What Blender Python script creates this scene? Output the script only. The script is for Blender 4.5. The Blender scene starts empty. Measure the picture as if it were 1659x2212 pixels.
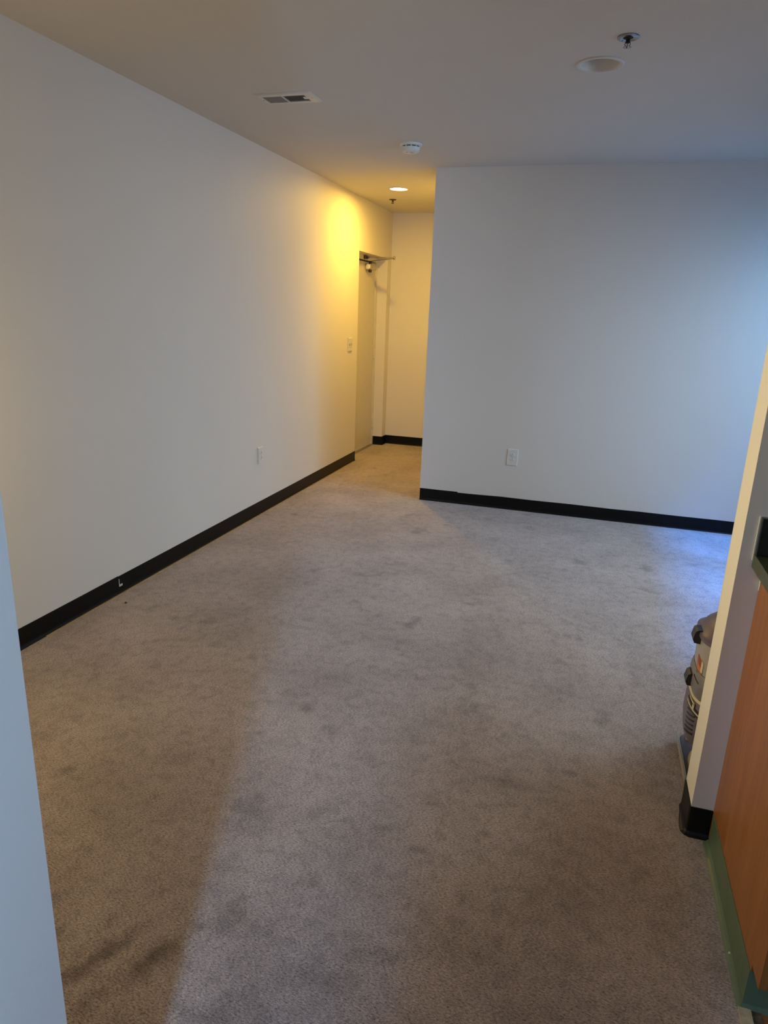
import bpy, bmesh, math, random
from mathutils import Matrix, Vector
random.seed(7)
PI = math.pi
scene = bpy.context.scene
COL = scene.collection

# ------------------------------------------------------------------ camera
cam_d = bpy.data.cameras.new('camera')
cam = bpy.data.objects.new('camera', cam_d); COL.objects.link(cam)
rt = Vector((0.95544217, 0.29306585, 0.03525146))
up = Vector((-0.11452018, 0.25795946, 0.95934459))
fw = Vector((-0.27205769, 0.92063528, -0.2800273))
m = Matrix.Identity(4)
for i in range(3):
    m[i][0] = rt[i]; m[i][1] = up[i]; m[i][2] = -fw[i]
m[0][3], m[1][3], m[2][3] = 2.38363, 0.0, 1.55
cam.matrix_world = m
cam_d.sensor_fit = 'HORIZONTAL'; cam_d.sensor_width = 36.0
cam_d.lens = 1484.48 / 1659 * 36.0
cam_d.clip_start = 0.02
scene.camera = cam

# ------------------------------------------------------------------ world, view, lights
world = bpy.data.worlds.new('world'); scene.world = world; world.use_nodes = True
bg = world.node_tree.nodes['Background']
bg.inputs['Color'].default_value = (0.30, 0.52, 1.0, 1); bg.inputs['Strength'].default_value = 0.15
scene.view_settings.view_transform = 'Standard'; scene.view_settings.look = 'None'
scene.view_settings.gamma = 1.0; scene.view_settings.exposure = 0.0
scene.view_settings.use_curve_mapping = False
scene.cycles.use_denoising = True
scene.cycles.max_bounces = 10; scene.cycles.diffuse_bounces = 6
scene.cycles.sample_clamp_indirect = 4.0

def light(name, kind, loc, direction, color, energy, **kw):
    d = bpy.data.lights.new(name, kind); d.color = color; d.energy = energy
    for k, v in kw.items(): setattr(d, k, v)
    o = bpy.data.objects.new(name, d); COL.objects.link(o); o.location = loc
    o.rotation_euler = Vector(direction).to_track_quat('-Z', 'Y').to_euler()
    return o
# daylight through the big window of the right wall
light('window_daylight', 'AREA', (4.45, 3.95, 2.05), (-1, 0, -0.65), (0.71, 0.82, 0.87), 54, shape='RECTANGLE', size=2.2, size_y=1.3, spread=2.1)
# the strip of open sky high above that window
light('sky_strip', 'SUN', (6, 4, 6), (-0.48, 0.08, -1.0), (0, 0.24, 1), 8.5, angle=0.16)
# added blue fill at the window's far end, tints the partition's right part
light('partition_blue_fill', 'AREA', (4.10, 5.12, 1.45), (-1, 0.25, -0.25), (0, 0.4, 1), 7, shape='RECTANGLE', size=0.7, size_y=1.5, spread=2.6)
# daylight through the narrow kitchen window behind the camera
light('kitchen_window_daylight', 'AREA', (2.45, -1.47, 1.6), (-0.42, 1, -0.28), (0.38, 0.64, 1), 28, shape='RECTANGLE', size=0.16, size_y=1.1, spread=1.7)
# warm bulb of the hallway downlight
light('hall_bulb', 'AREA', (0.50, 6.47, 2.602), (0, 0, -1), (1, 0.6, 0.08), 27, shape='DISK', size=0.15, spread=3.1)
# kitchen ceiling lamp and the lamp of the nook beyond the near wall end
light('kitchen_bulb', 'AREA', (3.2, 0.6, 2.52), (0, 0, -1), (1, 0.66, 0.36), 0.4, shape='DISK', size=0.3)
light('nook_lamp', 'POINT', (0.38, 1.45, 1.15), (0, 0, -1), (1, 0.66, 0.16), 15, shadow_soft_size=0.06)
# added warm fill aimed at the stub's end through an invented doorway
light('stub_fill_light', 'AREA', (-0.40, 1.95, 1.35), (1, 0.03, 0), (1, 0.8, 0.42), 6.5, shape='RECTANGLE', size=0.36, size_y=1.5, spread=0.9)

# ------------------------------------------------------------------ constants (metres)
H = 2.612
XP, YP = 1.044, 5.600          # free end and face of the partition
YB = 7.991                     # back wall
XR = 4.0                       # right wall
YR = -1.4                      # kitchen rear wall
D0, D1, DT = 6.870, 7.850, 2.120   # door opening in the left wall
SX, SY0, SY1 = 2.822, 2.020, 2.157 # stub wall
PX, PY = 1.762, 0.588          # near wall end
CX = 2.886                     # cabinet end panel

# ------------------------------------------------------------------ materials
def nt(name):
    M = bpy.data.materials.new(name); M.use_nodes = True
    n = M.node_tree.nodes; return M, n, M.node_tree.links, n['Principled BSDF']
def noise(n, l, scale, detail=3, rough=0.55, coords=None, dist=0.0):
    t = n.new('ShaderNodeTexNoise'); t.inputs['Scale'].default_value = scale
    t.inputs['Detail'].default_value = detail; t.inputs['Roughness'].default_value = rough
    t.inputs['Distortion'].default_value = dist
    if coords is not None: l.new(coords, t.inputs['Vector'])
    return t.outputs['Fac']
def objco(n, l, scale=(1, 1, 1), rot=(0, 0, 0)):
    c = n.new('ShaderNodeTexCoord'); mp = n.new('ShaderNodeMapping')
    mp.inputs['Scale'].default_value = scale; mp.inputs['Rotation'].default_value = rot
    l.new(c.outputs['Object'], mp.inputs['Vector']); return mp.outputs['Vector']
def ramp(n, l, fac, stops):
    r = n.new('ShaderNodeValToRGB'); e = r.color_ramp.elements
    while len(e) < len(stops): e.new(0.5)
    for i, (p, c) in enumerate(stops):
        e[i].position = p; e[i].color = (c[0], c[1], c[2], 1) if not isinstance(c, (int, float)) else (c, c, c, 1)
    l.new(fac, r.inputs['Fac']); return r.outputs['Color']
def mix(n, l, fac, a, b, mode='MIX'):
    x = n.new('ShaderNodeMix'); x.data_type = 'RGBA'; x.blend_type = mode
    for sock, v in ((x.inputs[0], fac), (x.inputs[6], a), (x.inputs[7], b)):
        if isinstance(v, (int, float)): sock.default_value = v
        elif isinstance(v, tuple): sock.default_value = (v[0], v[1], v[2], 1)
        else: l.new(v, sock)
    return x.outputs[2]
def bump(n, l, h, strength, dist):
    b = n.new('ShaderNodeBump'); b.inputs['Strength'].default_value = strength
    b.inputs['Distance'].default_value = dist; l.new(h, b.inputs['Height']); return b.outputs['Normal']
def plain(name, col, rough=0.5, metal=0.0, var=0.06, scale=14, bmp=0.0, bscale=200, emit=None):
    M, n, l, P = nt(name); co = objco(n, l)
    f = noise(n, l, scale, 4, coords=co)
    lo = tuple(max(0, c * (1 - var)) for c in col); hi = tuple(min(1, c * (1 + var)) for c in col)
    l.new(ramp(n, l, f, [(0.3, lo), (0.7, hi)]), P.inputs['Base Color'])
    P.inputs['Roughness'].default_value = rough; P.inputs['Metallic'].default_value = metal
    if bmp: l.new(bump(n, l, noise(n, l, bscale, 3, coords=co), bmp, 0.002), P.inputs['Normal'])
    if emit:
        P.inputs['Emission Color'].default_value = (*emit[0], 1); P.inputs['Emission Strength'].default_value = emit[1]
    return M
def wall_paint(name, col, rough=0.55):
    M, n, l, P = nt(name); co = objco(n, l)
    big = noise(n, l, 1.3, 3, coords=co)
    l.new(ramp(n, l, big, [(0.3, tuple(c * 0.975 for c in col)), (0.7, col)]), P.inputs['Base Color'])
    P.inputs['Roughness'].default_value = rough
    P.inputs['Specular IOR Level'].default_value = 0.3
    l.new(bump(n, l, noise(n, l, 140, 4, coords=co), 0.12, 0.0015), P.inputs['Normal'])
    return M
def sub(n, l, v, k):
    x = n.new('ShaderNodeMath'); x.operation = 'SUBTRACT'; x.inputs[1].default_value = k
    l.new(v, x.inputs[0]); return x.outputs[0]
def carpet_mat():
    M, n, l, P = nt('carpet')
    co = objco(n, l)
    fibre = objco(n, l, (1, 2.2, 1), (0, 0, 0.5))
    a = noise(n, l, 120, 5, 0.8, fibre)                 # tufts
    b = noise(n, l, 300, 2, 0.6, fibre)
    c = noise(n, l, 22, 5, 0.65, co, 0.6)                # brushed patches
    d = noise(n, l, 2.2, 4, 0.55, co, 0.4)               # worn paths
    e = noise(n, l, 5.2, 3, 0.5, co, 0.2)                # stains
    base = ramp(n, l, d, [(0.34, (0.41, 0.336, 0.315)), (0.66, (0.54, 0.455, 0.43))])
    base = mix(n, l, 1.0, base, ramp(n, l, c, [(0.30, 0.74), (0.52, 1.0), (0.75, 1.12)]), 'MULTIPLY')
    base = mix(n, l, 1.0, base, ramp(n, l, a, [(0.35, 0.12), (0.44, 0.70), (0.54, 1.05), (0.66, 1.55)]), 'MULTIPLY')
    base = mix(n, l, 1.0, base, ramp(n, l, b, [(0.30, 0.78), (0.62, 1.12)]), 'MULTIPLY')
    base = mix(n, l, 1.0, base, ramp(n, l, e, [(0.26, 0.66), (0.37, 1.0)]), 'MULTIPLY')
    # trodden-in smudges with their own places on the carpet: x, y, half width, half length, turn, strength
    smudges = [(1.578, 2.149, .05, .07, 0.3, .22), (1.907, 1.719, .055, .035, 0.3, .28), (2.025, 1.668, .05, .025, 0.2, .30),
               (1.50, 1.66, .10, .09, 0.2, .20), (2.242, 2.072, .09, .045, 0.1, .26), (2.48, 2.43, .11, .05, 0.1, .22),
               (1.777, 1.453, .05, .03, 0.4, .22), (1.70, 1.74, .09, .04, 0.9, .15), (1.50, 1.10, .045, .22, -0.42, .50),
               (1.37, 1.05, .035, .20, -0.42, .50), (1.60, 0.93, .16, .07, 0.3, .30), (1.915, 1.184, .12, .05, 0.3, .22), (2.392, 1.623, .06, .04, 0.2, .20),
               (1.108, 1.813, .12, .06, 0.4, .14), (0.463, 2.799, .08, .045, 0.4, .22), (0.613, 2.816, .05, .04, 0.4, .25),
               (1.626, 2.97, .10, .05, 0.2, .20), (2.012, 2.516, .12, .06, 0.1, .14), (2.02, 1.30, .22, .05, 0.35, .16), (1.75, 1.02, .12, .09, 0.2, .26)]
    geo = n.new('ShaderNodeTexCoord')
    wob = noise(n, l, 14, 4, 0.7, co)
    for sx_, sy_, w_, h_, r_, k_ in smudges:
        mp = n.new('ShaderNodeMapping'); mp.vector_type = 'TEXTURE'
        mp.inputs['Location'].default_value = (sx_, sy_, 0); mp.inputs['Rotation'].default_value = (0, 0, r_)
        mp.inputs['Scale'].default_value = (w_, h_, 1); l.new(geo.outputs['Object'], mp.inputs['Vector'])
        ln_ = n.new('ShaderNodeVectorMath'); ln_.operation = 'LENGTH'; l.new(mp.outputs['Vector'], ln_.inputs[0])
        ad = n.new('ShaderNodeMath'); ad.operation = 'MULTIPLY_ADD'; ad.inputs[1].default_value = 2.4
        l.new(wob, ad.inputs[0]); l.new(ln_.outputs['Value'], ad.inputs[2])
        base = mix(n, l, 1.0, base, ramp(n, l, sub(n, l, ad.outputs[0], 1.2), [(0.15, 1 - k_), (0.95, 1.0)]), 'MULTIPLY')
    l.new(base, P.inputs['Base Color'])
    P.inputs['Roughness'].default_value = 0.95
    P.inputs['Specular IOR Level'].default_value = 0.1
    P.inputs['Sheen Weight'].default_value = 0.25; P.inputs['Sheen Roughness'].default_value = 0.5
    h = n.new('ShaderNodeMath'); h.operation = 'ADD'; l.new(a, h.inputs[0]); l.new(b, h.inputs[1])
    l.new(bump(n, l, h.outputs[0], 0.55, 0.006), P.inputs['Normal'])
    return M
def wood(name, dark, lite, rough=0.38, axis=2):
    M, n, l, P = nt(name)
    s = [34, 34, 34]; s[axis] = 1.6
    co = objco(n, l, tuple(s))
    g = noise(n, l, 1.0, 6, 0.6, co, 1.2)
    s2 = [160, 160, 160]; s2[axis] = 5
    g2 = noise(n, l, 1.0, 3, 0.5, objco(n, l, tuple(s2)))
    colr = ramp(n, l, g, [(0.30, dark), (0.70, lite)])
    colr = mix(n, l, 1.0, colr, ramp(n, l, g2, [(0.35, 0.86), (0.6, 1.04)]), 'MULTIPLY')
    l.new(colr, P.inputs['Base Color']); P.inputs['Roughness'].default_value = rough
    l.new(bump(n, l, g2, 0.05, 0.001), P.inputs['Normal'])
    return M
def glass_mat():
    M, n, l, P = nt('window_glass')
    n.remove(P); out = n['Material Output']
    t = n.new('ShaderNodeBsdfTransparent'); g = n.new('ShaderNodeBsdfGlossy'); x = n.new('ShaderNodeMixShader')
    g.inputs['Roughness'].default_value = 0.02; t.inputs['Color'].default_value = (0.96, 0.98, 1, 1)
    x.inputs[0].default_value = 0.06
    l.new(t.outputs[0], x.inputs[1]); l.new(g.outputs[0], x.inputs[2])
    l.new(x.outputs[0], out.inputs['Surface']); return M

WALL = wall_paint('wall_paint', (0.737, 0.706, 0.668))
CEIL = wall_paint('ceiling_paint', (0.645, 0.618, 0.575), 0.8)
CARPET = carpet_mat()
BLACKV = plain('black_vinyl', (0.0035, 0.0035, 0.004), 0.38, var=0.3, scale=20)
BLACKV.node_tree.nodes['Principled BSDF'].inputs['Specular IOR Level'].default_value = 0.22
GREENV = plain('green_vinyl', (0.095, 0.140, 0.085), 0.34, var=0.10, scale=25)
DOORP = plain('door_paint', (0.63, 0.60, 0.53), 0.42, var=0.02)
FRAMEP = plain('frame_paint', (0.68, 0.65, 0.58), 0.4, var=0.02)
PLASTIC = plain('white_plastic', (0.72, 0.71, 0.68), 0.35, var=0.02)
IVORY = plain('ivory_plastic', (0.66, 0.64, 0.58), 0.35, var=0.02)
DARK = plain('dark_void', (0.012, 0.011, 0.010), 0.7)
CHROME = plain('chrome', (0.36, 0.35, 0.36), 0.16, 1.0, var=0.08)
STEEL = plain('brushed_steel', (0.50, 0.46, 0.40), 0.34, 1.0, var=0.1)
BRONZE = plain('dark_bronze', (0.10, 0.07, 0.05), 0.35, 0.8, var=0.2)
CABW = wood('cabinet_wood', (0.235, 0.082, 0.020), (0.335, 0.135, 0.036))
FLOORW = wood('kitchen_floor_wood', (0.30, 0.10, 0.03), (0.42, 0.17, 0.055), 0.45, 0)
COUNTER = plain('green_laminate', (0.050, 0.064, 0.032), 0.30, var=0.35, scale=60)
SPLASH = plain('black_laminate', (0.010, 0.012, 0.010), 0.28, var=0.4, scale=60)
CAULK = plain('caulk', (0.55, 0.56, 0.52), 0.6)
STRIPM = plain('worn_beige_vinyl', (0.50, 0.43, 0.30), 0.5, var=0.25, scale=35)
TACK = plain('tack_strip_wood', (0.42, 0.29, 0.13), 0.7, var=0.2)
ADH = plain('adhesive_residue', (0.11, 0.075, 0.045), 0.9, var=0.7, scale=70, bmp=0.5)
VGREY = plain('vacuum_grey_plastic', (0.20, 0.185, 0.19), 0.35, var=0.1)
VSILV = plain('vacuum_silver_plastic', (0.34, 0.33, 0.32), 0.3, var=0.06)
VPURP = plain('vacuum_purple_plastic', (0.13, 0.10, 0.135), 0.35, var=0.12)
VTAN = plain('vacuum_tan_plastic', (0.30, 0.24, 0.12), 0.4, var=0.15)
VORNG = plain('label_orange', (0.55, 0.17, 0.035), 0.4, var=0.25, scale=60)
VRED = plain('label_red', (0.30, 0.05, 0.02), 0.4, var=0.2, scale=60)
VCREAM = plain('label_cream', (0.62, 0.56, 0.36), 0.4)
VBLACK = plain('vacuum_black', (0.018, 0.016, 0.018), 0.4)
LENS = plain('lamp_lens', (0.9, 0.85, 0.7), 0.4, emit=((1.0, 0.83, 0.52), 7.0))
CANW = plain('downlight_white', (0.62, 0.61, 0.60), 0.35, var=0.02)
GLASS = glass_mat()

# ------------------------------------------------------------------ mesh helpers
def obj(name, bm, mats, parent=None, smooth=False, bevel=0.0, seg=2):
    if bevel:
        es = [e for e in bm.edges if len(e.link_faces) == 2 and e.calc_face_angle(0) > 0.6]
        bmesh.ops.bevel(bm, geom=es, offset=bevel, segments=seg, affect='EDGES', profile=0.5)
    bmesh.ops.recalc_face_normals(bm, faces=bm.faces)
    me = bpy.data.meshes.new(name)
    if smooth:
        for f in bm.faces: f.smooth = True
    bm.to_mesh(me); bm.free()
    for mm in (mats if isinstance(mats, (list, tuple)) else [mats]): me.materials.append(mm)
    if smooth and hasattr(me, 'set_sharp_from_angle'): me.set_sharp_from_angle(angle=0.7)
    o = bpy.data.objects.new(name, me); COL.objects.link(o)
    if parent is not None: o.parent = parent
    return o
def box(bm, x0, x1, y0, y1, z0, z1, mi=0):
    v = [bm.verts.new(p) for p in ((x0,y0,z0),(x1,y0,z0),(x1,y1,z0),(x0,y1,z0),(x0,y0,z1),(x1,y0,z1),(x1,y1,z1),(x0,y1,z1))]
    for f in ((0,3,2,1),(4,5,6,7),(0,1,5,4),(1,2,6,5),(2,3,7,6),(3,0,4,7)):
        bm.faces.new([v[i] for i in f]).material_index = mi
    return v
def B(*boxes):
    bm = bmesh.new()
    for b in boxes: box(bm, *b)
    return bm
def lathe(bm, prof, axis=2, seg=48, loc=(0, 0, 0), close=True, mi=0):
    """prof: (r, h) pairs turned about an axis through loc"""
    rings = []
    for r, h in prof:
        ring = []
        for i in range(seg):
            a = 2 * PI * i / seg; u, v = r * math.cos(a), r * math.sin(a)
            p = {2: (u, v, h), 1: (u, h, v), 0: (h, u, v)}[axis]
            ring.append(bm.verts.new((p[0] + loc[0], p[1] + loc[1], p[2] + loc[2])))
        rings.append(ring)
    for a, b in zip(rings, rings[1:]):
        for i in range(seg):
            bm.faces.new((a[i], a[(i + 1) % seg], b[(i + 1) % seg], b[i])).material_index = mi
    if close:
        for r in (rings[0], rings[-1]): bm.faces.new(r).material_index = mi
    return bm
def tube(bm, pts, r, seg=10, flat=1.0):
    pts = [Vector(p) for p in pts]; rings = []
    for i, p in enumerate(pts):
        t = ((pts[min(i + 1, len(pts) - 1)] - pts[max(i - 1, 0)])).normalized()
        ref = Vector((0, 0, 1)) if abs(t.z) < 0.9 else Vector((1, 0, 0))
        u = t.cross(ref).normalized(); v = u.cross(t)
        rings.append([bm.verts.new(p + u * r * math.cos(2*PI*k/seg) + v * r * flat * math.sin(2*PI*k/seg)) for k in range(seg)])
    for a, b in zip(rings, rings[1:]):
        for i in range(seg): bm.faces.new((a[i], a[(i+1) % seg], b[(i+1) % seg], b[i]))
    bm.faces.new(rings[0]); bm.faces.new(rings[-1])
    return bm
def tag(o, label, cat, group=None):
    o['label'] = label; o['category'] = cat
    if group: o['group'] = group
    return o
def empty(name, loc):
    o = bpy.data.objects.new(name, None); COL.objects.link(o); o.location = loc; o.empty_display_size = 0.05
    return o
def struct(o, label=None, cat=None):
    o['kind'] = 'structure'
    if label: o['label'] = label; o['category'] = cat
    return o
def skirting(path, side=1, hs=None, h=0.1016, toe=0.012, gap=0.0, thick=0.003, toes=None):
    """cove vinyl base swept along a polyline on the wall faces; side=+1: room lies to the left of the path"""
    prof = [(0, 1.0), (thick * 0.7, 1.0), (thick, 0.985), (thick, 0.20), (thick + 0.0012, 0.13), (toe * 0.55, 0.06), (toe * 0.85, 0.025), (toe, 0.0), (0, 0.0)]
    bm = bmesh.new(); P = [Vector((p[0], p[1])) for p in path]; rings = []
    for i, p in enumerate(P):
        ns = []
        if i > 0: d = (P[i] - P[i-1]).normalized(); ns.append(Vector((-d.y, d.x)) * side)
        if i < len(P) - 1: d = (P[i+1] - P[i]).normalized(); ns.append(Vector((-d.y, d.x)) * side)
        nn = ns[0] if len(ns) == 1 else (ns[0] + ns[1]) / (1 + ns[0].dot(ns[1]))
        hh = hs[i] if hs else h
        tk = toes[i] if toes else 1.0
        sc = lambda o: o if o <= thick else thick + (o - thick) * tk
        rings.append([bm.verts.new((p.x + nn.x * (sc(o) + gap), p.y + nn.y * (sc(o) + gap), z * hh)) for o, z in prof])
    k = len(prof)
    for a, b in zip(rings, rings[1:]):
        for i in range(k): bm.faces.new((a[i], a[(i+1) % k], b[(i+1) % k], b[i]))
    bm.faces.new(rings[0]); bm.faces.new(rings[-1])
    return bm

# ------------------------------------------------------------------ structure
struct(obj('floor', B((-0.2, XR + 0.15, YR - 0.15, YB + 0.15, -0.10, 0.0)), CARPET))
struct(obj('floor_kitchen', B((2.902, XR, YR, 1.448, 0.0, 0.003)), FLOORW))
bm = bmesh.new()                                  # one slab with a round hole for the unlit downlight
cxh, cyh, rh, nh = 2.246, 3.525, 0.094, 64
rect = [(XR + 0.15, YB + 0.15), (-0.2, YB + 0.15), (-0.2, YR - 0.15), (XR + 0.15, YR - 0.15)]
lo = [bm.verts.new((x, y, H)) for x, y in rect]; hi = [bm.verts.new((x, y, H + 0.15)) for x, y in rect]
ci = [bm.verts.new((cxh + rh * math.cos(2*PI*k/nh), cyh + rh * math.sin(2*PI*k/nh), H)) for k in range(nh)]
ct = [bm.verts.new((v.co.x, v.co.y, H + 0.15)) for v in ci]
for ring, cor in ((ci, lo), (ct, hi)):
    for k in range(nh): bm.faces.new((cor[k * 4 // nh], ring[k], ring[(k + 1) % nh]))
    for q in range(4): bm.faces.new((cor[q - 1], cor[q], ring[q * nh // 4]))
for q in range(4): bm.faces.new((lo[q - 1], lo[q], hi[q], hi[q - 1]))
for k in range(nh): bm.faces.new((ci[k], ci[(k + 1) % nh], ct[(k + 1) % nh], ct[k]))
struct(obj('ceiling', bm, CEIL))
struct(obj('wall_left', B((-0.2, 0, YR, 1.62, 0, H), (-0.2, 0, 2.20, D0, 0, H), (-0.2, 0, 1.62, 2.20, 2.05, H), (-0.2, 0, D1, YB, 0, H), (-0.2, 0, D0, D1, DT, H)), WALL))  # the gap near the stub is an invented doorway for its fill light
struct(obj('wall_fill_light_room', B((-1.2, -1.1, 1.0, 2.9, 0, H), (-1.1, -0.2, 0.9, 1.0, 0, H), (-1.1, -0.2, 2.9, 3.0, 0, H), (-1.1, -0.2, 1.0, 2.9, H - 0.2, H), (-1.1, -0.2, 1.0, 2.9, -0.1, 0)), WALL))  # unseen room shell, added to house the stub's fill light
struct(obj('wall_back', B((-0.2, XP + 0.12, YB, YB + 0.15, 0, H)), WALL))
struct(obj('wall_partition', B((XP, XR, YP, YP + 0.12, 0, H), (XP, XP + 0.12, YP + 0.12, YB, 0, H)), WALL))
WY0, WY1, WZ0, WZ1 = 2.95, 5.50, 0.45, 2.29
struct(obj('wall_right', B((XR, XR + 0.15, YR, WY0, 0, H), (XR, XR + 0.15, WY1, YP + 0.12, 0, H),
                           (XR, XR + 0.15, WY0, WY1, 0, WZ0), (XR, XR + 0.15, WY0, WY1, WZ1, H)), WALL))
struct(obj('wall_stub', B((SX, XR, SY0, SY1, 0, H)), WALL, bevel=0.002))
struct(obj('wall_near', B((PX - 0.12, PX, YR, PY, 0, H)), WALL, bevel=0.003))
KX0, KX1 = 2.36, 2.54
struct(obj('wall_rear', B((-0.2, KX0, YR - 0.15, YR, 0, H), (KX1, XR + 0.15, YR - 0.15, YR, 0, H),
                          (KX0, KX1, YR - 0.15, YR, 0, 0.9), (KX0, KX1, YR - 0.15, YR, 2.1, H)), WALL))
struct(obj('wall_light_blocker', B((2.30, 2.59, -0.50, -0.38, 0, H)), WALL))  # unseen wall piece added to cut off the kitchen window's light
# windows (out of frame, they let the daylight in)
def window(name, x0, x1, y0, y1, z0, z1, bars):
    w = struct(empty(name, ((x0+x1)/2, (y0+y1)/2, z0)))
    def off(bm): bmesh.ops.translate(bm, verts=bm.verts, vec=-Vector(w.location)); return bm
    t = 0.04; xs = (x1 - x0) > 0.16 and (y1 - y0) < 0.2
    bm = bmesh.new()
    if not xs:
        box(bm, x0, x1, y0, y0 + t, z0, z1); box(bm, x0, x1, y1 - t, y1, z0, z1)
        box(bm, x0, x1, y0 + t, y1 - t, z0, z0 + t); box(bm, x0, x1, y0 + t, y1 - t, z1 - t, z1)
        for b in bars: box(bm, x0, x1, b - t/2, b + t/2, z0 + t, z1 - t)
        obj('window_frame', off(bm), FRAMEP, w)
        obj('pane', off(B(((x0+x1)/2 - 0.003, (x0+x1)/2 + 0.003, y0 + t, y1 - t, z0 + t, z1 - t))), GLASS, w)
    else:
        t = 0.012
        box(bm, x0, x0 + t, y0, y1, z0, z1); box(bm, x1 - t, x1, y0, y1, z0, z1)
        box(bm, x0 + t, x1 - t, y0, y1, z0, z0 + t); box(bm, x0 + t, x1 - t, y0, y1, z1 - t, z1)
        obj('window_frame', off(bm), FRAMEP, w)
        obj('pane', off(B((x0 + t, x1 - t, (y0+y1)/2 - 0.003, (y0+y1)/2 + 0.003, z0 + t, z1 - t))), GLASS, w)
window('window_1', XR + 0.05, XR + 0.10, WY0, WY1, WZ0, WZ1, [3.82, 4.68])
window('window_2', KX0, KX1, YR - 0.06, YR - 0.02, 0.9, 2.1, [])

# black vinyl base
pts = [2.20, 2.45, 2.7, 2.955, 2.957, 3.6, 4.4, 5.2, 5.9, 6.5, D0]
struct(obj('baseboard_left', skirting([(0.0, y) for y in pts], -1,
       hs=[.102, .102, .102, .103, .1005, .101, .102, .101, .102, .1015, .102]), BLACKV))
struct(obj('baseboard_back', skirting([(-0.112, D1), (0.0, D1), (0.0, YB), (XP, YB)], -1), BLACKV))
sc_ = obj('scuff', B((0.0030, 0.0040, 2.957, 2.961, 0.040, 0.085), (0.0030, 0.0040, 2.961, 2.985, 0.040, 0.052)), CAULK, bpy.data.objects['baseboard_left'])
xs = [XP + 0.001, 1.10, 1.2, 1.37, 1.374, 1.5, 1.75, 2.0, 2.3, 2.6, 2.85, 3.1, 3.4, 3.7, XR]
hs = [.102, .102, .1015, .1025, .096, .0965, .1015, .099, .1015, .0985, .101, .0995, .101, .100, .101]
struct(obj('baseboard_partition', skirting([(x, YP) for x in xs], -1, hs=hs), BLACKV))
arc = [(3.4, SY1), (SX + 0.004, SY1), (SX, SY1 - 0.004), (SX, 2.12), (SX, 2.08), (SX, 2.05), (SX, SY0 + 0.008), (SX + 0.0023, SY0 + 0.0023), (SX + 0.008, SY0), (2.855, SY0), (CX - 0.001, SY0)]
struct(obj('baseboard_stub', skirting(arc, -1, toe=0.020, thick=0.0035, toes=[.3, .3, .3, .45, .8, .95, .9, .7, .8, .8, .8]), BLACKV))
struct(obj('trim_1', B((0.0125, 0.0185, 2.40, 6.80, 0.0, 0.0045)), TACK))
struct(obj('trim_2', B((2.874, 2.902, 0.2, 1.438, 0.0, 0.006)), STRIPM, bevel=0.002))
struct(obj('trim_3', B((2.9025, 2.925, 0.2, 1.436, 0.003, 0.0045)), ADH))

# ------------------------------------------------------------------ entrance door in the left wall
LX = -0.122                                        # face of the leaf
door = struct(empty('door_1', (LX, (D0 + D1) / 2, 0)), 'flush painted entrance door recessed in the end of the long wall', 'door')
def dl(bm): bmesh.ops.translate(bm, verts=bm.verts, vec=-Vector(door.location)); return bm
FJ = 0.055
leaf = obj('leaf', dl(B((LX - 0.045, LX, D0 + FJ, D1 - FJ, 0.014, DT - 0.064))), DOORP, door, bevel=0.0015)
obj('frame', dl(B((LX - 0.07, LX + 0.008, D0, D0 + FJ - 0.004, 0, DT - 0.0005), (LX - 0.07, LX + 0.008, D1 - FJ + 0.004, D1, 0, DT - 0.0005),
                  (LX - 0.07, LX + 0.008, D0 + FJ - 0.004, D1 - FJ + 0.004, DT - 0.048, DT - 0.0005))), FRAMEP, door, bevel=0.0015)
obj('weather_gap', dl(B((LX - 0.066, LX - 0.046, D0 + FJ - 0.003, D1 - FJ + 0.003, 0.002, DT - 0.049))), DARK, door)
obj('threshold', dl(B((LX - 0.06, LX + 0.02, D0 + FJ, D1 - FJ, 0.0005, 0.012))), STEEL, door, bevel=0.003)
for z0, z1 in ((1.82, 1.93), (1.02, 1.13), (0.215, 0.325)):
    bm = bmesh.new(); yy = D1 - FJ + 0.002
    for k in range(5):
        a = z0 + (z1 - z0) * k / 5; b = z0 + (z1 - z0) * (k + 1) / 5 - 0.0015
        lathe(bm, [(0.011, a), (0.011, b)], 2, 16, (LX + 0.012, yy, 0))
    lathe(bm, [(0.004, z0 - 0.010), (0.012, z0 - 0.004), (0.012, z0)], 2, 16, (LX + 0.012, yy, 0))
    lathe(bm, [(0.010, z1), (0.010, z1 + 0.003), (0.004, z1 + 0.006)], 2, 16, (LX + 0.010, yy, 0))
    box(bm, LX, LX + 0.003, yy - 0.022, yy - 0.006, z0, z1)
    obj('hinge', dl(bm), IVORY, door)
# lever handle and deadbolt (hidden by the wall edge from the photo's place)
bm = bmesh.new(); lathe(bm, [(0.03, LX), (0.03, LX + 0.008), (0.012, LX + 0.012), (0.012, LX + 0.045)], 0, 24, (0, D0 + FJ + 0.07, 1.02))
tube(bm, [(LX + 0.042, D0 + FJ + 0.065, 1.02), (LX + 0.044, D0 + FJ + 0.10, 1.021), (LX + 0.040, D0 + FJ + 0.17, 1.018)], 0.009, 10)
obj('handle', dl(bm), STEEL, door, smooth=True)
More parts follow.
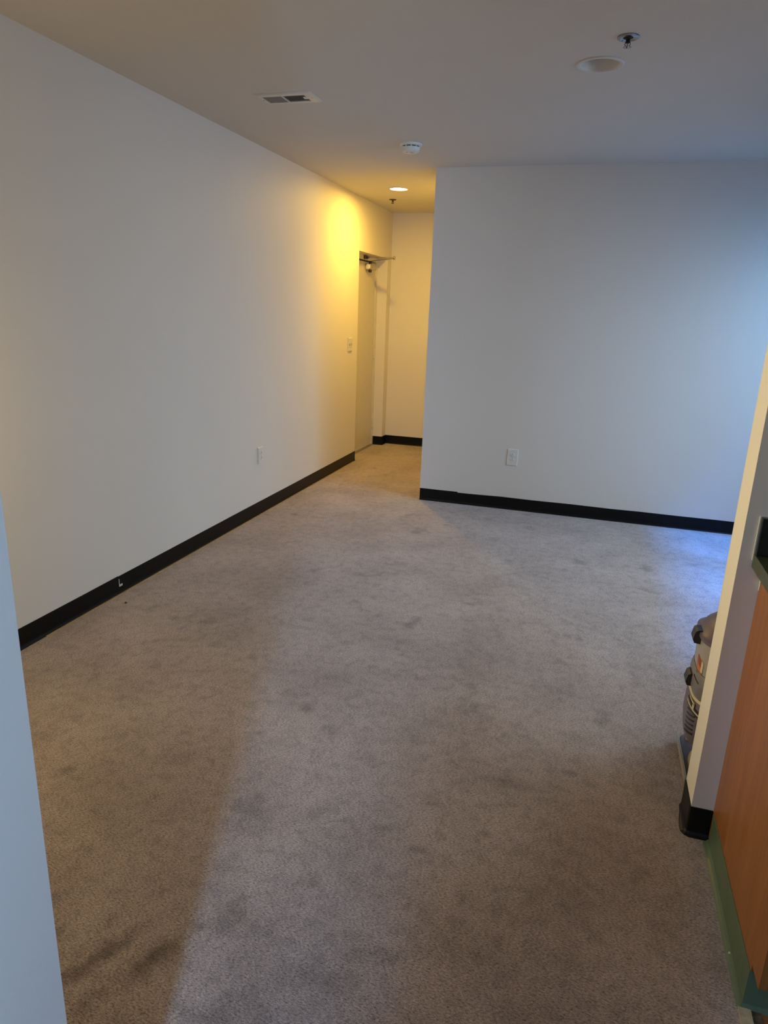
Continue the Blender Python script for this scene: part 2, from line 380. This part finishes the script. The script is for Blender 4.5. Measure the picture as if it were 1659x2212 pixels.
# surface door closer: body on the leaf, two-piece arm reaching into the hall
clo = obj('closer_body', dl(B((LX + 0.001, LX + 0.062, 7.42, 7.64, 1.978, 2.034))), STEEL, door, bevel=0.008, seg=3)
bm = bmesh.new()
lathe(bm, [(0.016, 2.034), (0.016, 2.052), (0.011, 2.056), (0.011, 2.068)], 2, 20, (LX + 0.032, 7.50, 0))
lathe(bm, [(0.013, 1.950), (0.018, 1.958), (0.018, 1.978)], 2, 20, (LX + 0.032, 7.50, 0))
obj('pinion', dl(bm), BRONZE, clo, smooth=True)
bm = bmesh.new(); lathe(bm, [(0.001, 7.412), (0.022, 7.413), (0.027, 7.416), (0.027, 7.420)], 1, 24, (LX + 0.032, 0, 2.006))
obj('end_cap', dl(bm), IVORY, clo, smooth=True)
bm = bmesh.new(); box(bm, LX + 0.008, LX + 0.030, 7.34, 7.42, DT - 0.042, DT - 0.006); box(bm, LX + 0.030, LX + 0.055, 7.365, 7.395, DT - 0.034, DT - 0.014)
obj('frame_bracket', dl(bm), BRONZE, clo, bevel=0.002)
EL = Vector((0.235, 7.30, 2.086))
def arm(a, b, w, t):
    bm = bmesh.new(); a = Vector(a); b = Vector(b); d = (b - a).normalized(); s = d.cross(Vector((0, 0, 1))).normalized()
    vs = []
    for p, ww in ((a, w * 0.9), (a.lerp(b, 0.5), w), (b, w * 0.8)):
        vs.append([bm.verts.new(p + s * k * ww + Vector((0, 0, q * t))) for k, q in ((-1, -1), (1, -1), (1, 1), (-1, 1))])
    for r, q in zip(vs, vs[1:]):
        for i in range(4): bm.faces.new((r[i], r[(i+1) % 4], q[(i+1) % 4], q[i]))
    bm.faces.new(vs[0]); bm.faces.new(vs[-1]); return bm
obj('main_arm', dl(arm((LX + 0.032, 7.50, 2.064), EL - Vector((0, 0, 0.004)), 0.010, 0.003)), STEEL, clo)
obj('forearm', dl(arm((LX + 0.048, 7.38, 2.096), EL + Vector((0, 0, 0.005)), 0.009, 0.003)), STEEL, clo)
bm = bmesh.new(); lathe(bm, [(0.009, -0.016), (0.012, -0.012), (0.012, 0.012), (0.007, 0.018)], 2, 18, EL)
obj('elbow_joint', dl(bm), CHROME, clo, smooth=True)

# ------------------------------------------------------------------ ceiling fixtures
def downlight(name, x, y, r, lit, label, cat='ceiling light', group=None):
    e = tag(empty(name, (x, y, H)), label, cat, group)
    bm = bmesh.new()
    if lit:
        lathe(bm, [(r, 0.0), (r, -0.0035), (r - 0.004, -0.006), (r - 0.012, -0.006), (r - 0.014, -0.003), (r - 0.014, 0.0)], 2, 64, close=False)
        obj('trim_ring', bm, CANW, e, smooth=True)
        bm = lathe(bmesh.new(), [(r - 0.013, -0.0005), (r - 0.013, -0.003), (0.04, -0.0045)], 2, 64)
        obj('lens', bm, LENS, e, smooth=True)
    else:
        lathe(bm, [(r, 0.0005), (r, -0.003), (r - 0.003, -0.005), (r - 0.016, -0.005), (r - 0.020, -0.002), (r - 0.022, 0.004)], 2, 64, close=False)
        obj('trim_ring', bm, CANW, e, smooth=True)
        bm = bmesh.new(); lathe(bm, [(r - 0.022, 0.003), (r - 0.030, 0.03), (r - 0.040, 0.075), (0.045, 0.10), (0.045, 0.115), (0.03, 0.118)], 2, 64, close=False)
        obj('reflector', bm, CANW, e, smooth=True)
        bm = lathe(bmesh.new(), [(0.030, 0.118), (0.032, 0.10), (0.040, 0.078), (0.034, 0.066), (0.010, 0.060)], 2, 32)
        obj('bulb', bm, PLASTIC, e, smooth=True)
        # housing above the ceiling hole
        bm = bmesh.new(); lathe(bm, [(r - 0.0105, 0.002), (r - 0.0105, 0.13)], 2, 48, close=False)
        bm.faces.new([v for v in bm.verts if v.co.z > 0.1][:48]); obj('housing', bm, DARK, e)
    return e
downlight('downlight', 0.498, 6.472, 0.092, True, 'lit recessed ceiling light glowing warm in the hallway ceiling')
downlight('downlight', 2.246, 3.525, 0.103, False, 'unlit white recessed ceiling light beside the chrome sprinkler')
def sprinkler(x, y, label, big, mat):
    e = tag(empty('sprinkler_head', (x, y, H)), label, 'sprinkler', None)
    r = 0.042 if big else 0.036
    bm = lathe(bmesh.new(), [(r, 0.0), (r, -0.004), (r - 0.004, -0.008), (r - 0.012, -0.010), (r - 0.018, -0.004), (0.012, -0.003)], 2, 40, close=False)
    obj('escutcheon', bm, mat, e, smooth=True)
    bm = lathe(bmesh.new(), [(0.020 if big else 0.012, -0.0035), (0.008, -0.012), (0.008, -0.026), (0.010, -0.030), (0.007, -0.034)], 2, 20)
    obj('body', bm, DARK if big else mat, e, smooth=True)
    bm = bmesh.new()
    for s in (-1, 1): tube(bm, [(s * 0.007, 0, -0.028), (s * 0.0105, 0, -0.038), (s * 0.009, 0, -0.048), (s * 0.002, 0, -0.056)], 0.0022, 8)
    tube(bm, [(0, 0, -0.034), (0, 0, -0.056)], 0.0025, 8)
    obj('yoke', bm, mat, e, smooth=True)
    bm = bmesh.new(); rr = 0.0165
    c0 = [bm.verts.new((rr * (1 if i % 4 < 2 else 0.80) * math.cos(2*PI*i/48), rr * (1 if i % 4 < 2 else 0.80) * math.sin(2*PI*i/48), -0.058)) for i in range(48)]
    c1 = [bm.verts.new((v.co.x, v.co.y, -0.0605)) for v in c0]
    bm.faces.new(c0); bm.faces.new(c1)
    for i in range(48): bm.faces.new((c0[i], c0[(i+1) % 48], c1[(i+1) % 48], c1[i]))
    lathe(bm, [(0.004, -0.060), (0.004, -0.066)], 2, 12)
    obj('deflector', bm, mat, e)
    for c in e.children:
        for v in c.data.vertices:
            if v.co.z < -0.004: v.co.z = -0.004 + (v.co.z + 0.004) * 0.58
    return e
sprinkler(2.353, 3.228, 'chrome fire sprinkler head hanging beside the unlit recessed light', True, CHROME)
sprinkler(0.270, 7.06, 'small dark sprinkler head on the hallway ceiling beyond the lit lamp', False, BRONZE)

sd = tag(empty('smoke_detector', (1.046, 4.84, H)), 'round white smoke detector on the ceiling near the partition end', 'smoke detector')
obj('mounting_base', lathe(bmesh.new(), [(0.074, 0), (0.074, -0.006), (0.070, -0.011), (0.060, -0.014)], 2, 56), PLASTIC, sd, smooth=True)
bm = lathe(bmesh.new(), [(0.054, -0.014), (0.054, -0.019)], 2, 56); obj('vent_slot', bm, DARK, sd)
bm = lathe(bmesh.new(), [(0.056, -0.019), (0.060, -0.021), (0.058, -0.036), (0.053, -0.046), (0.045, -0.051), (0.015, -0.054)], 2, 56)
for i in range(10):
    a = 2 * PI * i / 10
    box(bm, 0.057 * math.cos(a) - 0.004, 0.057 * math.cos(a) + 0.004, 0.057 * math.sin(a) - 0.004, 0.057 * math.sin(a) + 0.004, -0.020, -0.013)
obj('cover', bm, PLASTIC, sd, smooth=True)
obj('test_button', lathe(bmesh.new(), [(0.012, -0.049), (0.012, -0.057), (0.008, -0.059)], 2, 24, (0.018, -0.018, 0)), CANW, sd, smooth=True)
obj('indicator_lens', lathe(bmesh.new(), [(0.003, -0.050), (0.003, -0.0545)], 2, 12, (-0.022, -0.022, 0)), DARK, sd)

# ceiling register
vx0, vx1, vy0, vy1 = 0.512, 0.826, 3.655, 3.833
vent = tag(empty('ceiling_vent', ((vx0+vx1)/2, (vy0+vy1)/2, H)), 'rectangular white slatted air vent in the ceiling near the long wall', 'vent')
gx0, gx1, gy0, gy1, gm = 0.540, 0.778, 3.696, 3.800, 0.652
def vl(bm): bmesh.ops.translate(bm, verts=bm.verts, vec=-Vector(vent.location)); return bm
bm = bmesh.new(); zt, zb = H, H - 0.007
o4 = [(vx0, vy0), (vx1, vy0), (vx1, vy1), (vx0, vy1)]; m4 = [(vx0+.010, vy0+.010), (vx1-.010, vy0+.010), (vx1-.010, vy1-.010), (vx0+.010, vy1-.010)]
i4 = [(gx0, gy0), (gx1, gy0), (gx1, gy1), (gx0, gy1)]
L = [[bm.verts.new((x, y, z)) for x, y in q] for q, z in ((o4, zt), (o4, zt - 0.0015), (m4, zb), (i4, zb), (i4, zt - 0.0005))]
for a, b in zip(L, L[1:]):
    for i in range(4): bm.faces.new((a[i], a[(i+1) % 4], b[(i+1) % 4], b[i]))
obj('frame', vl(bm), CANW, vent)
bm = B((gx0, gx1, gy0, gy1, H - 0.0012, H - 0.0004)); obj('duct_opening', vl(bm), DARK, vent)
obj('divider', vl(B((gm - 0.003, gm + 0.003, gy0, gy1, H - 0.0075, H - 0.001))), CANW, vent)
bmA = bmesh.new(); bmB = bmesh.new(); x = gx0 + 0.004
while x < gx1 - 0.004:
    if abs(x - gm) > 0.005:
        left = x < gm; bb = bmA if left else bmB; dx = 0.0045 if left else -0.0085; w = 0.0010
        v = [bb.verts.new(p) for p in ((x, gy0, zb), (x + w, gy0, zb), (x + w + dx, gy0, H - 0.0014), (x + dx, gy0, H - 0.0014),
                                       (x, gy1, zb), (x + w, gy1, zb), (x + w + dx, gy1, H - 0.0014), (x + dx, gy1, H - 0.0014))]
        for f in ((0,1,2,3), (7,6,5,4), (0,4,5,1), (1,5,6,2), (2,6,7,3), (3,7,4,0)): bb.faces.new([v[i] for i in f])
    x += 0.0078 if x < gm else 0.0086
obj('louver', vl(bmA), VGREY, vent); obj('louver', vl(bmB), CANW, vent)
obj('damper_lever', vl(B((0.762, 0.782, 3.722, 3.752, H - 0.010, H - 0.007))), CANW, vent)
for sx in (vx0 + 0.017, vx1 - 0.022): obj('screw', vl(lathe(bmesh.new(), [(0.004, H - 0.0085), (0.004, H - 0.0065)], 2, 14, (sx, (vy0+vy1)/2, 0))), STEEL, vent)

# ------------------------------------------------------------------ switch and outlets
def plate_bm(w, h, t=0.006):
    bm = bmesh.new()
    a = [(-w/2, -h/2), (w/2, -h/2), (w/2, h/2), (-w/2, h/2)]; k = 0.004
    b = [(-w/2+k, -h/2+k), (w/2-k, -h/2+k), (w/2-k, h/2-k), (-w/2+k, h/2-k)]
    L = [[bm.verts.new((x, z_, y)) for x, y in q] for q, z_ in ((a, 0), (a, -t*0.45), (b, -t))]
    for p, q in zip(L, L[1:]):
        for i in range(4): bm.faces.new((p[i], p[(i+1) % 4], q[(i+1) % 4], q[i]))
    bm.faces.new(L[0]); bm.faces.new(L[-1]); return bm
def outlet(name, loc, rz, w, h, mat, label, t=0.006):
    """local frame: plate in the x-z plane, facing -y"""
    e = tag(empty(name, loc), label, 'electrical outlet'); e.rotation_euler = (0, 0, rz)
    obj('cover_plate', plate_bm(w, h, t), mat, e)
    for s in (1, -1):
        bm = lathe(bmesh.new(), [(0.0172, -t + 0.001), (0.0172, -t - 0.0015), (0.0160, -t - 0.0022)], 1, 28, (0, 0, s * 0.0195))
        for v in bm.verts:
            if abs(v.co.z - s * 0.0195) > 0.0135: v.co.z = s * 0.0195 + math.copysign(0.0135, v.co.z - s * 0.0195)
        r = obj('receptacle', bm, PLASTIC, e)
        bm = B((-0.0072, -0.0050, -t - 0.0028, -t - 0.002, s*0.0195 - 0.006, s*0.0195 + 0.003), (0.0050, 0.0072, -t - 0.0028, -t - 0.002, s*0.0195 - 0.005, s*0.0195 + 0.003))
        lathe(bm, [(0.0028, -t - 0.002), (0.0028, -t - 0.0028)], 1, 12, (0, 0, s * 0.0195 + 0.0088))
        obj('slots', bm, DARK, r)
    obj('screw', lathe(bmesh.new(), [(0.003, -t + 0.001), (0.003, -t - 0.001)], 1, 14), STEEL, e)
    return e
outlet('wall_outlet', (1.806, YP, 0.441), 0, 0.090, 0.136, PLASTIC, 'white duplex outlet low on the grey partition wall')
outlet('wall_outlet', (0.0, 4.665, 0.464), PI / 2, 0.086, 0.126, PLASTIC, 'white duplex outlet low on the long wall above the black base', 0.013)
sw = tag(empty('light_switch', (0.0, 6.642, 1.222)), 'ivory two-toggle light switch on the yellow lit wall beside the door', 'light switch')
sw.rotation_euler = (0, 0, PI / 2)
obj('cover_plate', plate_bm(0.122, 0.130, 0.009), IVORY, sw)
for s in (-1, 1):
    bm = B((s*0.023 - 0.005, s*0.023 + 0.005, -0.0098, -0.0085, -0.012, 0.012)); obj('toggle_slot', bm, DARK, sw)
    bm = bmesh.new(); box(bm, s*0.023 - 0.004, s*0.023 + 0.004, -0.024, -0.009, 0.000, 0.008); bmesh.ops.rotate(bm, verts=bm.verts, cent=(s*0.023, -0.009, 0.004), matrix=Matrix.Rotation(-0.35, 3, 'X'))
    obj('toggle', bm, IVORY, sw, bevel=0.001)
    for z in (-0.03, 0.03): obj('screw', lathe(bmesh.new(), [(0.003, -0.008), (0.003, -0.010)], 1, 12, (s*0.023, 0, z)), STEEL, sw)

# ------------------------------------------------------------------ kitchen base cabinet with counter
cab = tag(empty('base_cabinet', (CX, 1.7, 0)), 'orange-brown wooden base cabinet with green vinyl base against the wall stub', 'cabinet')
def cl(bm): bmesh.ops.translate(bm, verts=bm.verts, vec=-Vector(cab.location)); return bm
FY, TY, CW = 1.383, 1.447, 3.80
def panel(x0, x1):
    bm = bmesh.new(); pr = [(TY, 0.0), (SY0 - 0.001, 0.0), (SY0 - 0.001, 0.903), (FY, 0.903), (FY, 0.128), (TY, 0.128)]
    a = [bm.verts.new((x0, y, z)) for y, z in pr]; b = [bm.verts.new((x1, y, z)) for y, z in pr]
    bm.faces.new(a); bm.faces.new(b[::-1])
    for i in range(6): bm.faces.new((a[i], a[(i+1) % 6], b[(i+1) % 6], b[i]))
    return bm
obj('end_panel', cl(panel(CX, CX + 0.018)), CABW, cab, bevel=0.001)
obj('carcass', cl(B((CX + 0.018, CW, FY + 0.02, SY0 - 0.001, 0.128, 0.903), (CX + 0.018, CW, TY, TY + 0.015, 0.003, 0.128))), CABW, cab)
obj('face_frame', cl(B((CX + 0.018, CX + 0.055, FY, FY + 0.02, 0.128, 0.903), (CX + 0.055, CW, FY, FY + 0.02, 0.86, 0.903), (CX + 0.055, CW, FY, FY + 0.02, 0.128, 0.16))), CABW, cab)
for k in range(2):
    a = CX + 0.045 + k * 0.44
    d = obj('door', cl(B((a, a + 0.425, FY - 0.019, FY - 0.001, 0.150, 0.690))), CABW, cab, bevel=0.004)
    obj('knob', cl(lathe(bmesh.new(), [(0.006, FY - 0.019), (0.006, FY - 0.030), (0.015, FY - 0.036), (0.012, FY - 0.042)], 1, 20, (a + (0.385 if k == 0 else 0.04), 0, 0.64))), STEEL, d, smooth=True)
    d = obj('drawer', cl(B((a, a + 0.425, FY - 0.019, FY - 0.001, 0.705, 0.865))), CABW, cab, bevel=0.004)
    obj('knob', cl(lathe(bmesh.new(), [(0.006, FY - 0.019), (0.006, FY - 0.030), (0.015, FY - 0.036), (0.012, FY - 0.042)], 1, 20, (a + 0.212, 0, 0.785))), STEEL, d, smooth=True)
bm = skirting([(CX, SY0 - 0.0225), (CX, 1.8), (CX, 1.6), (CX, 1.50), (CX, TY + 0.02), (CX, TY), (CX + 0.030, TY), (3.3, TY), (CW, TY)], -1,
              hs=[.104, .104, .106, .108, .1085, .1085, .102, .102, .102], toe=0.020, thick=0.003, toes=[.95, .85, .78, .72, .64, .62, .6, .6, .6])
kick = obj('toe_kick_vinyl', cl(bm), GREENV, cab); kick['label'] = 'green vinyl toe kick strip'
obj('paint_drip', cl(lathe(bmesh.new(), [(0.0012, 0), (0.003, 0.0015), (0.0022, 0.004), (0.001, 0.005)], 2, 12, (CX - 0.011, 1.575, 0.016))), VCREAM, kick)
obj('caulk_bead', cl(B((CX - 0.0015, CX + 0.001, SY0 - 0.010, SY0 - 0.001, 0.84, 0.87))), CAULK, cab)

top = tag(empty('countertop', (2.857, 1.7, 0.905)), 'dark green laminate countertop with black backsplash on the wooden cabinet', 'countertop')
def tl(bm): bmesh.ops.translate(bm, verts=bm.verts, vec=-Vector(top.location)); return bm
obj('slab', tl(B((2.857, CW, 1.353, SY0 - 0.0005, 0.9045, 0.9435))), COUNTER, top, bevel=0.002)
obj('backsplash', tl(B((2.858, CW, SY0 - 0.021, SY0 - 0.0005, 0.944, 1.050))), SPLASH, top, bevel=0.002)
obj('caulk_bead', tl(B((2.8545, 2.858, SY0 - 0.006, SY0 - 0.0002, 0.925, 1.052), (2.858, CW, SY0 - 0.004, SY0 - 0.0002, 1.050, 1.0525))), CAULK, top)

# ------------------------------------------------------------------ upright carpet cleaner behind the wall stub
VX, VY = 2.985, 2.42
vac = tag(empty('carpet_cleaner', (VX, VY, 0)), 'grey and purple upright carpet cleaner standing behind the wall stub', 'carpet cleaner')
def sup(th, rx, ry, n):
    c, s = math.cos(th), math.sin(th)
    return (math.copysign(abs(c) ** (2 / n), c) * rx, math.copysign(abs(s) ** (2 / n), s) * ry)
def loft(secs, seg=64):
    """secs: z, dx, dy, rx, ry, n"""
    bm = bmesh.new(); R = []
    for z, dx, dy, rx, ry, n_ in secs:
        ring = []
        for i in range(seg):
            u, v = sup(2 * PI * i / seg, rx, ry, n_); ring.append(bm.verts.new((u + dx, v + dy, z)))
        R.append(ring)
    for a, b in zip(R, R[1:]):
        for i in range(seg): bm.faces.new((a[i], a[(i+1) % seg], b[(i+1) % seg], b[i]))
    bm.faces.new(R[0]); bm.faces.new(R[-1]); return bm
def patch(corners, rx, ry, n_, off=0.0015, dx=0, dy=0, cuts=6):
    """patch on the loft wall; corners = four (angle in degrees, z), counter-clockwise"""
    bm = bmesh.new(); G = []
    for j in range(cuts + 1):
        row = []
        for i in range(cuts + 1):
            s, t = i / cuts, j / cuts
            th = (1-s)*(1-t)*corners[0][0] + s*(1-t)*corners[1][0] + s*t*corners[2][0] + (1-s)*t*corners[3][0]
            z = (1-s)*(1-t)*corners[0][1] + s*(1-t)*corners[1][1] + s*t*corners[2][1] + (1-s)*t*corners[3][1]
            u, v = sup(math.radians(th), rx + off, ry + off, n_); row.append((u + dx, v + dy, z))
        G.append(row)
    vs = [[bm.verts.new(p) for p in row] for row in G]
    vi = [[bm.verts.new((p[0] * 0.985, p[1] * 0.985, p[2])) for p in row] for row in G]
    for j in range(cuts):
        for i in range(cuts):
            bm.faces.new((vs[j][i], vs[j][i+1], vs[j+1][i+1], vs[j+1][i]))
    for a in ((0, 1), (1, 0)):
        pass
    edge = [(0, i) for i in range(cuts + 1)] + [(j, cuts) for j in range(1, cuts + 1)] + [(cuts, i) for i in range(cuts - 1, -1, -1)] + [(j, 0) for j in range(cuts - 1, 0, -1)]
    for (a, b), (c, d) in zip(edge, edge[1:] + edge[:1]):
        bm.faces.new((vs[a][b], vs[c][d], vi[c][d], vi[a][b]))
    used = set(v for f in bm.faces for v in f.verts)
    bmesh.ops.delete(bm, geom=[v for v in bm.verts if v not in used], context='VERTS')
    return bm
def join(*bms):
    out = bmesh.new()
    for b in bms:
        me = bpy.data.meshes.new('t'); b.to_mesh(me); out.from_mesh(me); b.free(); bpy.data.meshes.remove(me)
    return out
N = 3.2
obj('motor_housing', loft([(0.075, .02, 0, .105, .100, N), (0.095, .01, 0, .130, .120, N), (0.13, 0, 0, .150, .138, N), (0.20, 0, 0, .158, .145, N), (0.27, 0, 0, .156, .143, N), (0.295, 0, 0, .148, .135, N)]), VPURP, vac, smooth=True)
mh = [o for o in vac.children if o.name.startswith('motor')][0]
obj('vent_slots', join(*[patch([(188, .155 + k*.017), (214, .170 + k*.017), (214, .176 + k*.017), (188, .161 + k*.017)], .157, .144, N) for k in range(6)]), VBLACK, mh)
obj('stripe', join(patch([(184, .268), (226, .250), (226, .255), (184, .275)], .157, .144, N, .003), patch([(186, .283), (206, .277), (206, .283), (186, .289)], .152, .139, N, .003), patch([(203, .262), (208, .260), (208, .280), (203, .282)], .156, .143, N, .003)), VCREAM, mh)
obj('stripe_outline', join(patch([(184, .258), (228, .240), (228, .262), (184, .284)], .157, .144, N, .0015)), VBLACK, mh)
ls = loft([(0.300, 0, 0, .150, .137, N), (0.325, 0, 0, .158, .144, N), (0.375, 0, 0, .157, .143, N), (0.395, 0, 0, .151, .138, N)])
obj('lower_tank', ls, VGREY, vac, smooth=True)
obj('tank_rim', loft([(0.291, 0, 0, .151, .138, N), (0.294, 0, 0, .154, .141, N), (0.298, 0, 0, .154, .141, N), (0.303, 0, 0, .151, .138, N)]), VCREAM, vac, smooth=True)
up_t = obj('recovery_tank', loft([(0.396, 0, 0, .149, .136, N), (0.43, 0, 0, .150, .137, N), (0.49, 0, 0, .150, .137, N), (0.512, 0, 0, .148, .135, N)]), VSILV, vac, smooth=True)
obj('label', patch([(186, .405), (206, .395), (206, .440), (186, .450)], .150, .137, N), VORNG, up_t)
obj('label', patch([(187, .425), (201, .418), (201, .440), (187, .448)], .150, .137, N, 0.0022), VRED, up_t)
obj('label', patch([(202, .405), (208, .402), (208, .440), (202, .444)], .150, .137, N, 0.0022), VCREAM, up_t)
obj('label_bar', join(patch([(190, .388), (208, .376), (208, .381), (190, .394)], .151, .138, N), patch([(190, .374), (208, .362), (208, .366), (190, .378)], .157, .143, N)), VBLACK, up_t)
lid = obj('lid', loft([(0.510, 0, 0, .150, .137, N), (0.514, 0, 0, .158, .145, N), (0.526, 0, 0, .158, .145, N), (0.532, 0, 0, .146, .133, N), (0.556, .004, 0, .136, .124, 2.8), (0.578, .010, 0, .118, .108, 2.6), (0.594, .018, 0, .088, .082, 2.3), (0.603, .024, 0, .045, .042, 2)]), VPURP, vac, smooth=True)
bm = lathe(bmesh.new(), [(0.010, 0), (0.018, 0.002), (0.018, 0.010), (0.011, 0.010)], 2, 28)
bmesh.ops.rotate(bm, verts=bm.verts, cent=(0, 0, 0), matrix=Matrix.Rotation(-0.6, 3, 'Y')); bmesh.ops.translate(bm, verts=bm.verts, vec=(-0.086, -0.058, 0.584))
obj('filler_cap', bm, VCREAM, lid, smooth=True)
bm = lathe(bmesh.new(), [(0.011, 0), (0.011, 0.011)], 2, 20)
bmesh.ops.rotate(bm, verts=bm.verts, cent=(0, 0, 0), matrix=Matrix.Rotation(-0.6, 3, 'Y')); bmesh.ops.translate(bm, verts=bm.verts, vec=(-0.086, -0.058, 0.584))
obj('cap_recess', bm, VBLACK, lid)
bm = bmesh.new(); tube(bm, [(-0.045, -0.05, 0.580), (-0.02, -0.05, 0.612), (0.04, -0.03, 0.628), (0.09, 0.0, 0.612), (0.10, 0.0, 0.585)], 0.011, 12); obj('carry_handle', bm, VBLACK, lid, smooth=True)
def latch(z0, z1, w, mat):
    bm = bmesh.new(); x0 = -0.150
    pr = [(x0 + 0.002, z0), (x0 - 0.020, z0 + 0.002), (x0 - 0.026, z0 + 0.014), (x0 - 0.020, z1 - 0.006), (x0 - 0.012, z1), (x0 + 0.002, z1)]
    a = [bm.verts.new((x, -w, z)) for x, z in pr]; b = [bm.verts.new((x, w, z)) for x, z in pr]
    bm.faces.new(a); bm.faces.new(b[::-1])
    for i in range(len(pr)): bm.faces.new((a[i], a[(i+1) % len(pr)], b[(i+1) % len(pr)], b[i]))
    return obj('latch', bm, mat, vac, bevel=0.002)
latch(0.482, 0.532, 0.026, VBLACK); latch(0.318, 0.366, 0.026, VBLACK)
# floor nozzle / base
bx0, bx1 = -0.145, 0.20
obj('base_plate', loft([(0.004, .03, -0.02, .172, .170, 6), (0.028, .03, -0.02, .172, .170, 6), (0.034, .03, -0.02, .168, .166, 6)]), VPURP, vac)
obj('edge_strip', B((bx0 - 0.004, bx0 + 0.003, -0.165, 0.120, 0.020, 0.042)), VSILV, vac, bevel=0.001)
obj('brush_cover', loft([(0.034, .03, -0.075, .158, .115, 3), (0.050, .03, -0.075, .156, .113, 3), (0.068, .03, -0.065, .135, .098, 3), (0.078, .03, -0.06, .110, .080, 3)]), VTAN, vac, smooth=True)
obj('release_tab', B((-0.118, -0.108, 0.085, 0.115, 0.034, 0.050)), PLASTIC, vac)
for s in (-1, 1): obj('wheel', lathe(bmesh.new(), [(0.012, .06 + s*0.115), (0.033, .06 + s*0.115), (0.035, .06 + s*0.128), (0.012, .06 + s*0.136)], 0, 28, (0, 0.155, 0.036)), VBLACK, vac, smooth=True)

# ------------------------------------------------------------------ small bits on the carpet
def crumb(name, x, y, r, mat, label, cat, flat=0.5):
    bm = bmesh.new(); bmesh.ops.create_icosphere(bm, subdivisions=2, radius=r)
    for v in bm.verts:
        k = 1 + random.uniform(-0.25, 0.25); v.co = Vector((v.co.x * k, v.co.y * k * 0.7, v.co.z * flat * k))
    zmin = min(v.co.z for v in bm.verts)
    bmesh.ops.translate(bm, verts=bm.verts, vec=(0, 0, -zmin))
    o = obj(name, bm, mat); o.location = (x, y, 0.0); return tag(o, label, cat)
crumb('carpet_crumb', 0.115, 2.861, 0.007, DARK, 'tiny dark crumb on the carpet near the long black base', 'crumb')
crumb('carpet_crumb', 2.878, 1.476, 0.0035, CAULK, 'tiny white crumb at the cabinet corner where the green base ends', 'crumb')
crumb('carpet_crumb', 2.820, 1.450, 0.003, CAULK, 'tiny white crumb on the carpet left of the beige threshold strip', 'crumb')
o = obj('paper_scrap', B((-0.02, 0.02, -0.012, 0.012, 0.0, 0.003)), VCREAM, bevel=0.001); o.location = (0.62, 7.43, 0.0); o.rotation_euler = (0, 0, 0.5)
tag(o, 'small pale paper scrap on the hallway carpet before the back wall', 'paper scrap')
